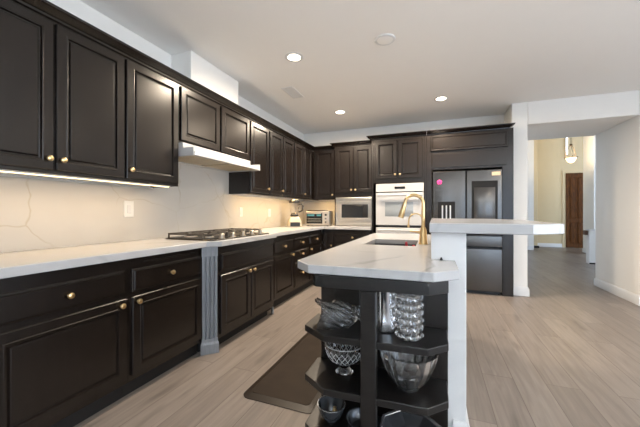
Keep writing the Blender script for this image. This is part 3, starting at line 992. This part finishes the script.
BT = [(-0.021, 1.565), (0.408, 1.572), (0.560, 1.690), (0.560, 2.45), (0.40, 2.72), (-0.021, 2.72)]
tag(MB().prism(BT, 1.0505, 1.0985).build('bar_top', M['quartz'], bevel=0.004), 'raised white quartz bar top with clipped end beside the sink', 'countertop')

sk = thing('sink', 'dark undermount sink basin in the island counter', 'sink', (0, 0, 0.874))
m = MB()
e = 0.012
zb = -0.20
m.loops([[(SX0 - e, SY0 - e, -0.0005), (SX1 + e, SY0 - e, -0.0005), (SX1 + e, SY1 + e, -0.0005), (SX0 - e, SY1 + e, -0.0005)],
         [(SX0 - e, SY0 - e, zb - e), (SX1 + e, SY0 - e, zb - e), (SX1 + e, SY1 + e, zb - e), (SX0 - e, SY1 + e, zb - e)]], cap0=False)
m.loops([[(SX0 - e, SY0 - e, -0.0005), (SX1 + e, SY0 - e, -0.0005), (SX1 + e, SY1 + e, -0.0005), (SX0 - e, SY1 + e, -0.0005)],
         [(SX0, SY0, -0.0005), (SX1, SY0, -0.0005), (SX1, SY1, -0.0005), (SX0, SY1, -0.0005)],
         [(SX0 + 0.01, SY0 + 0.01, zb), (SX1 - 0.01, SY0 + 0.01, zb), (SX1 - 0.01, SY1 - 0.01, zb), (SX0 + 0.01, SY1 - 0.01, zb)]], cap0=False)
m.build('basin', M['sink'], sk)
MB().lathe([(0.0, zb + 0.002), (0.03, zb + 0.003), (0.042, zb + 0.004), (0.044, zb), (0, zb)], 20, (-0.30, 2.5, 0)).build('drain', M['chrome'], sk)

br = thing('dish_brush', 'red-handled dish brush leaning in the island sink', 'brush', (-0.185, 2.225, 0.874 + zb + 0.002))
MB().tube([(0.0, 0.11, 0.03), (0.0, 0.06, 0.12), (0.0, 0.012, 0.232), (0.0, 0.002, 0.262)], [0.007, 0.008, 0.010, 0.008], 10).build('handle', M['red'], br)
MB().lathe([(0, 0), (0.022, 0), (0.026, 0.02), (0.020, 0.034), (0, 0.036)], 14, (0.0, 0.115, 0)).build('bristle_head', M['plastic'], br)
sg = thing('scrubber', 'small red-handled scrubber leaning in the island sink corner', 'scrubber', (-0.135, 2.235, 0.874 + zb + 0.002))
MB().tube([(-0.125, 0.16, 0.03), (-0.06, 0.08, 0.12), (-0.005, 0.004, 0.225), (0.003, 0.0, 0.238)], [0.006, 0.007, 0.012, 0.010], 10).build('handle', M['red'], sg)
MB().lathe([(0, 0), (0.026, 0), (0.028, 0.012), (0.018, 0.03), (0, 0.034)], 14, (-0.13, 0.165, 0)).build('scouring_pad', M['plastic'], sg)

fa = thing('kitchen_faucet', 'tall brushed-gold pull-down faucet beside the island sink', 'faucet', (-0.075, 2.375, 0.914))
MB().lathe([(0, 0), (0.033, 0), (0.033, 0.006), (0.029, 0.014), (0.024, 0.10), (0.016, 0.125), (0.0, 0.125)], 24).build('body', M['gold'], fa)
arc = [(0, 0, 0.10), (0, 0, 0.30)]
R = 0.066
for k in range(1, 15):
    a = PI - (PI - 0.16) * k / 14
    arc.append((-R - R * math.cos(a), 0, 0.30 + R * math.sin(a)))
MB().tube(arc, 0.0125, 14).build('spout', M['gold'], fa)
e1 = Vector(arc[-1])
dirn = (Vector(arc[-1]) - Vector(arc[-2])).normalized()
MB().tube([e1, e1 + dirn * 0.02, e1 + dirn * 0.10, e1 + dirn * 0.12], [0.014, 0.016, 0.021, 0.019], 14).build('spray_head', M['gold'], fa)
MB().tube([(-0.02, 0, 0.085), (-0.045, 0, 0.088), (-0.095, 0.0, 0.094)], [0.011, 0.0085, 0.0075], 10).build('lever', M['gold'], fa)
ff = thing('filter_tap', 'small gold gooseneck filter tap behind the tall faucet', 'faucet', (-0.085, 2.60, 0.914))
MB().lathe([(0, 0), (0.022, 0), (0.022, 0.006), (0.014, 0.012), (0.012, 0.06), (0, 0.06)], 18).build('body', M['gold'], ff)
arc = [(0, 0, 0.05), (0, 0, 0.17)]
R = 0.055
for k in range(1, 11):
    a = PI - PI * 0.95 * k / 10
    arc.append((-R - R * math.cos(a), 0, 0.17 + R * math.sin(a)))
arc.append((-2 * R - 0.002, 0, 0.14))
MB().tube(arc, 0.006, 10).build('spout', M['gold'], ff)
MB().tube([arc[-1], (arc[-1][0] - 0.001, 0, 0.112)], [0.0085, 0.009], 10).build('spout_tip', M['gold'], ff)
MB().tube([(0.0, -0.008, 0.045), (0.0, -0.04, 0.05)], 0.005, 8).build('lever', M['gold'], ff)
tag(MB().lathe([(0, 0), (0.006, 0), (0.008, 0.004), (0.005, 0.009), (0.004, 0.014), (0, 0.015)], 14, (0.0, 0, 0)).build('stopper', M['black']),
    'small black stopper on the island counter by the low wall', 'stopper').location = (0.034, 1.606, 0.9142)

# ------------------------------------------------------------------ floor mat
mt = thing('floor_mat', 'dark brown cushioned floor mat beside the island', 'mat', (-0.885, 2.32, 0))
L = [[(x, y, z) for x, y in rrect(-0.245 + i, 0.245 - i, -0.735 + i, 0.735 - i, 0.05, 5)] for i, z in ((0, 0.0005), (0, 0.004), (0.045, 0.017))]
MB().loops(L, cap1=False).build('border', M['matedge'], mt)
MB().prism(rrect(-0.200, 0.200, -0.69, 0.69, 0.03, 5), 0.004, 0.018).build('pad', M['mat'], mt)

# ------------------------------------------------------------------ glassware on the island shelves
S1, S2, S3 = 0.6145, 0.3805, 0.1455


def bowl_profile(r_foot, r_rim, h, t, foot=0.01, power=0.5):
    o, i = [(0, 0), (r_foot, 0), (r_foot, foot * 0.7)], []
    n = 10
    for k in range(n + 1):
        u = k / n
        r = r_foot + (r_rim - r_foot) * (math.sin(u * PI / 2) ** power * 0.6 + u * 0.4)
        z = foot + (h - foot) * u
        o.append((r, z))
        i.append((max(r - t, 0.001), z + (t * 0.8 if k == 0 else 0)))
    return o + i[::-1] + [(0, foot + t)]


# swirled bowl lying over on its side, mouth to the left
def swirl(r, h, a, j):
    u = max(0.0, min(1.0, h / 0.19))
    aa = a + 2.2 * u
    rr = r * (1 + 0.10 * min(1, u * 3) * math.cos(11 * a)) if r > 0.02 else r
    return rr, h + 0.018 * u * u * math.cos(3 * a), aa


SWP = [(0, 0), (0.030, 0.0), (0.036, 0.010), (0.030, 0.024), (0.044, 0.045), (0.058, 0.075), (0.064, 0.11), (0.063, 0.145), (0.070, 0.175), (0.084, 0.195),
       (0.078, 0.196), (0.062, 0.172), (0.055, 0.145), (0.056, 0.11), (0.050, 0.078), (0.034, 0.05), (0.0, 0.036)]
sb = tag(MB().lathe(SWP, 110, fn=swirl).build('swirl_bowl', M['ice'], angle=60),
         'swirled ribbed crystal bowl lying on its side on the top island shelf', 'bowl', 'crystal pieces on the island shelves')
sb.rotation_euler = (0, math.radians(-97), math.radians(18))
sb.location = (-0.318, 1.400, S1 + 0.064)

tv = tag(MB().lathe([(0, 0), (0.052, 0), (0.056, 0.006), (0.050, 0.05), (0.046, 0.10), (0.047, 0.185), (0.043, 0.185), (0.042, 0.10), (0.046, 0.05), (0.048, 0.014), (0, 0.014)], 48,
                    fn=lambda r, h, a, j: (r * (1 + 0.05 * math.cos(7 * a + h * 14)), h, a)).build('tall_vase', M['silver'], angle=60),
         'smooth silvery tall vase beside the post on the top shelf', 'vase', 'crystal pieces on the island shelves')
tv.location = (-0.205, 1.405, S1)

hv = thing('bubble_vase', 'clear cylindrical bubble-textured vase on the top island shelf', 'vase', (-0.100, 1.345, S1), 0, 'crystal pieces on the island shelves')
MB().lathe([(0, 0), (0.044, 0), (0.046, 0.004), (0.046, 0.188), (0.040, 0.188), (0.039, 0.012), (0, 0.012)], 40).build('vase_body', M['glass'], hv)
m = MB()
for row in range(6):
    z = 0.017 + row * 0.0315
    for k in range(11):
        a = 2 * PI * (k + 0.5 * (row % 2)) / 11
        c = Vector((0.047 * math.cos(a), 0.047 * math.sin(a), z))
        L = []
        for t in range(1, 6):
            ph = PI * t / 6
            L.append((0.0130 * math.sin(ph), -0.0130 * math.cos(ph)))
        m.lathe([(0, -0.0130)] + L + [(0, 0.0130)], 10, c)
m.build('bubble', M['glass'], hv)

fb = thing('footed_bowl', 'footed cut-crystal bowl on the middle island shelf, left of the post', 'bowl', (-0.405, 1.405, S2), 0, 'crystal pieces on the island shelves')


prof = [(0, 0), (0.040, 0), (0.042, 0.006), (0.030, 0.018), (0.020, 0.028), (0.022, 0.038), (0.045, 0.050), (0.066, 0.066), (0.080, 0.085), (0.088, 0.106), (0.092, 0.124), (0.094, 0.140),
        (0.089, 0.140), (0.086, 0.128), (0.081, 0.106), (0.073, 0.085), (0.059, 0.068), (0.038, 0.056), (0, 0.050)]
MB().lathe(prof, 96, fn=lambda r, h, a, j: (r * (1 + (0.03 * math.cos(18 * a + h * 260) if 7 <= j <= 11 and h < 0.14 else 0)), h, a)).build('bowl', M['glass'], fb, angle=20)
m = MB()
RZ = [(0.030, 0.052), (0.048, 0.056), (0.068, 0.068), (0.081, 0.085), (0.089, 0.106), (0.093, 0.124)]
for k in range(20):
    for sg in (-1, 1):
        m.tube([(r * math.cos(2 * PI * k / 20 + sg * q * 0.16), r * math.sin(2 * PI * k / 20 + sg * q * 0.16), z) for q, (r, z) in enumerate(RZ)], 0.0016, 5)
m.lathe([(0.089, 0.139), (0.094, 0.139), (0.0945, 0.142), (0.0885, 0.142), (0.089, 0.139)], 48, cap=False)
m.build('cut_pattern', M['frost'], fb)

lb = tag(MB().lathe(bowl_profile(0.045, 0.122, 0.158, 0.012, 0.014, 0.5), 120,
                    fn=lambda r, h, a, j: (r * (1 + 0.075 * (abs(math.cos(9 * a)) - 0.6) * min(1, h / 0.05) * (1 if j < 14 else 0.0)), h + (0.008 * abs(math.cos(9 * a)) if h > 0.15 else 0), a)).build('fluted_bowl', M['ice'], angle=30),
         'large fluted crystal bowl on the middle shelf, right of the post', 'bowl', 'crystal pieces on the island shelves')
lb.location = (-0.107, 1.385, S2)

nb = tag(MB().lathe(bowl_profile(0.028, 0.068, 0.074, 0.004, 0.006, 0.35), 40).build('small_bowl', M['smoke']),
         'small silvery bowl on the bottom island shelf', 'bowl', 'crystal pieces on the island shelves')
MB().lathe([(0.0635, 0.0735), (0.0685, 0.0735), (0.0685, 0.0765), (0.0635, 0.0765), (0.0635, 0.0735)], 40, cap=False).build('rim', M['pewter'], nb)
nb.location = (-0.468, 1.395, S3)
tk = tag(MB().lathe([(0, 0), (0.012, 0.004), (0.016, 0.016), (0.012, 0.028), (0.007, 0.036), (0.009, 0.044), (0, 0.050)], 16).build('trinket', M['gold']),
         'small gold trinket inside the silvery bowl', 'ornament')
tk.location = (-0.452, 1.400, S3 + 0.013)
rb = tag(MB().lathe(bowl_profile(0.045, 0.076, 0.055, 0.006, 0.008, 0.6), 48).build('round_dish', M['smoke']),
         'round smoked glass dish on the bottom shelf behind the post', 'bowl', 'crystal pieces on the island shelves')
rb.location = (-0.312, 1.375, S3)
op = tag(MB().lathe([(0, 0), (0.075, 0), (0.080, 0.006), (0.135, 0.040), (0.142, 0.044), (0.142, 0.049), (0.132, 0.048), (0.078, 0.016), (0, 0.014)], 8).build('octagonal_platter', M['smoke'], smooth=False),
         'octagonal smoked glass platter on the bottom shelf, right of the post', 'platter', 'crystal pieces on the island shelves')
MB().lathe([(0.128, 0.0485), (0.142, 0.0495), (0.144, 0.052), (0.130, 0.051), (0.128, 0.0485)], 8, cap=False).build('rim', M['pewter'], op, smooth=False)
op.location = (-0.095, 1.385, S3)
op.rotation_euler = (0, 0, PI / 8)

# ------------------------------------------------------------------ foyer
dr = MB().panel(3.998, 4.96, 0.012, 2.40, 11.985, [(0, 0), (0, 0.03), (0.003, 0.035)]).build('door_1', M['door'])
struct(dr, 'brown wooden entry door in the yellow foyer', 'door')
for x0, x1 in ((4.10, 4.26), (4.30, 4.46), (4.50, 4.66), (4.70, 4.86)):
    MB().panel(x0, x1, 0.95, 2.26, 11.951, [(0, 0), (0.0, 0.012), (0.012, 0.002), (0.03, 0.012), (0.04, 0.012)]).build('door_panel', M['door'], dr)
    MB().panel(x0, x1, 0.16, 0.82, 11.951, [(0, 0), (0.0, 0.012), (0.012, 0.002), (0.03, 0.012), (0.04, 0.012)]).build('door_panel', M['door'], dr)
MB().tube([(4.90, 11.945, 1.02), (4.90, 11.90, 1.02)], [0.02, 0.03], 12).build('door_knob', M['bronze'], dr)
struct(MB().box(3.91, 3.995, 11.975, 12.0, 0, 2.42).box(4.963, 5.05, 11.975, 12.0, 0, 2.42).box(3.91, 5.05, 11.975, 12.0, 2.42, 2.50).build('trim_1', M['foyer']), 'white casing around the wooden entry door', 'trim')

pn = thing('pendant_light', 'hanging foyer pendant lantern with glowing glass bowl', 'light', (3.453, 10.0, 2.62))
pn.scale = (0.78, 0.78, 1.0)
m = MB().tube([(0, 0, 0.36), (0, 0, 1.38)], 0.008, 8)
m.lathe([(0, 1.38), (0.07, 1.38), (0.07, 1.355), (0.02, 1.33), (0, 1.33)], 16)
m.build('rod', M['bronze'], pn)
m = MB().lathe([(0, 0.37), (0.035, 0.36), (0.045, 0.335), (0.02, 0.31), (0, 0.31)], 14)
for k in range(3):
    a = 2 * PI * k / 3 + 0.4
    c, s = math.cos(a), math.sin(a)
    m.tube([(0.03 * c, 0.03 * s, 0.33), (0.11 * c, 0.11 * s, 0.22), (0.175 * c, 0.175 * s, 0.04), (0.185 * c, 0.185 * s, 0.0)], 0.008, 6)
m.lathe([(0.165, -0.005), (0.19, -0.008), (0.19, 0.012), (0.165, 0.012), (0.165, -0.005)], 28, cap=False)
m.build('frame', M['bronze'], pn)
MB().lathe([(0, -0.15), (0.04, -0.148), (0.09, -0.12), (0.13, -0.07), (0.155, -0.01), (0.16, 0.02), (0.152, 0.02), (0.12, -0.06), (0.08, -0.105), (0, -0.13)], 28).build('glass_bowl', M['shade'], pn)
l = bpy.data.lights.new('pendant_bulb', 'POINT')
l.energy = 20
l.color = (1.0, 0.78, 0.48)
l.shadow_soft_size = 0.08
lo = bpy.data.objects.new('pendant_bulb', l)
COL.objects.link(lo)
lo.location = (3.453, 10.0, 2.75)

hw = thing('stair_half_wall', 'low white half wall with wood handrail at the hall stairs', 'half wall', (3.22, 8.37, 0))
MB().box(0, 0.95, 0, 0.16, 0.0, 0.74).build('half_wall', M['paint'], hw, bevel=0.004)
MB().box(-0.012, 0.96, -0.015, 0.175, 0.74, 0.765).build('cap', M['trim'], hw, bevel=0.003)
MB().box(0.0, 0.95, -0.012, -0.0005, 0.0, 0.03).build('base_strip', M['dark'], hw)
MB().box(-0.07, -0.0125, 0.03, 0.12, 0.64, 0.74).build('handrail', M['rail'], hw, bevel=0.008)
it = thing('floor_vent', 'small dark low box on the foyer floor by the white wall end', 'vent', (2.90, 11.50, 0))
MB().box(0, 0.25, 0, 0.08, 0, 0.07).build('casing', M['black'], it, bevel=0.006)
m = MB()
for k in range(6):
    m.box(0.02 + k * 0.036, 0.045 + k * 0.036, -0.003, 0.0, 0.015, 0.055)
m.build('louver', M['dark'], it)
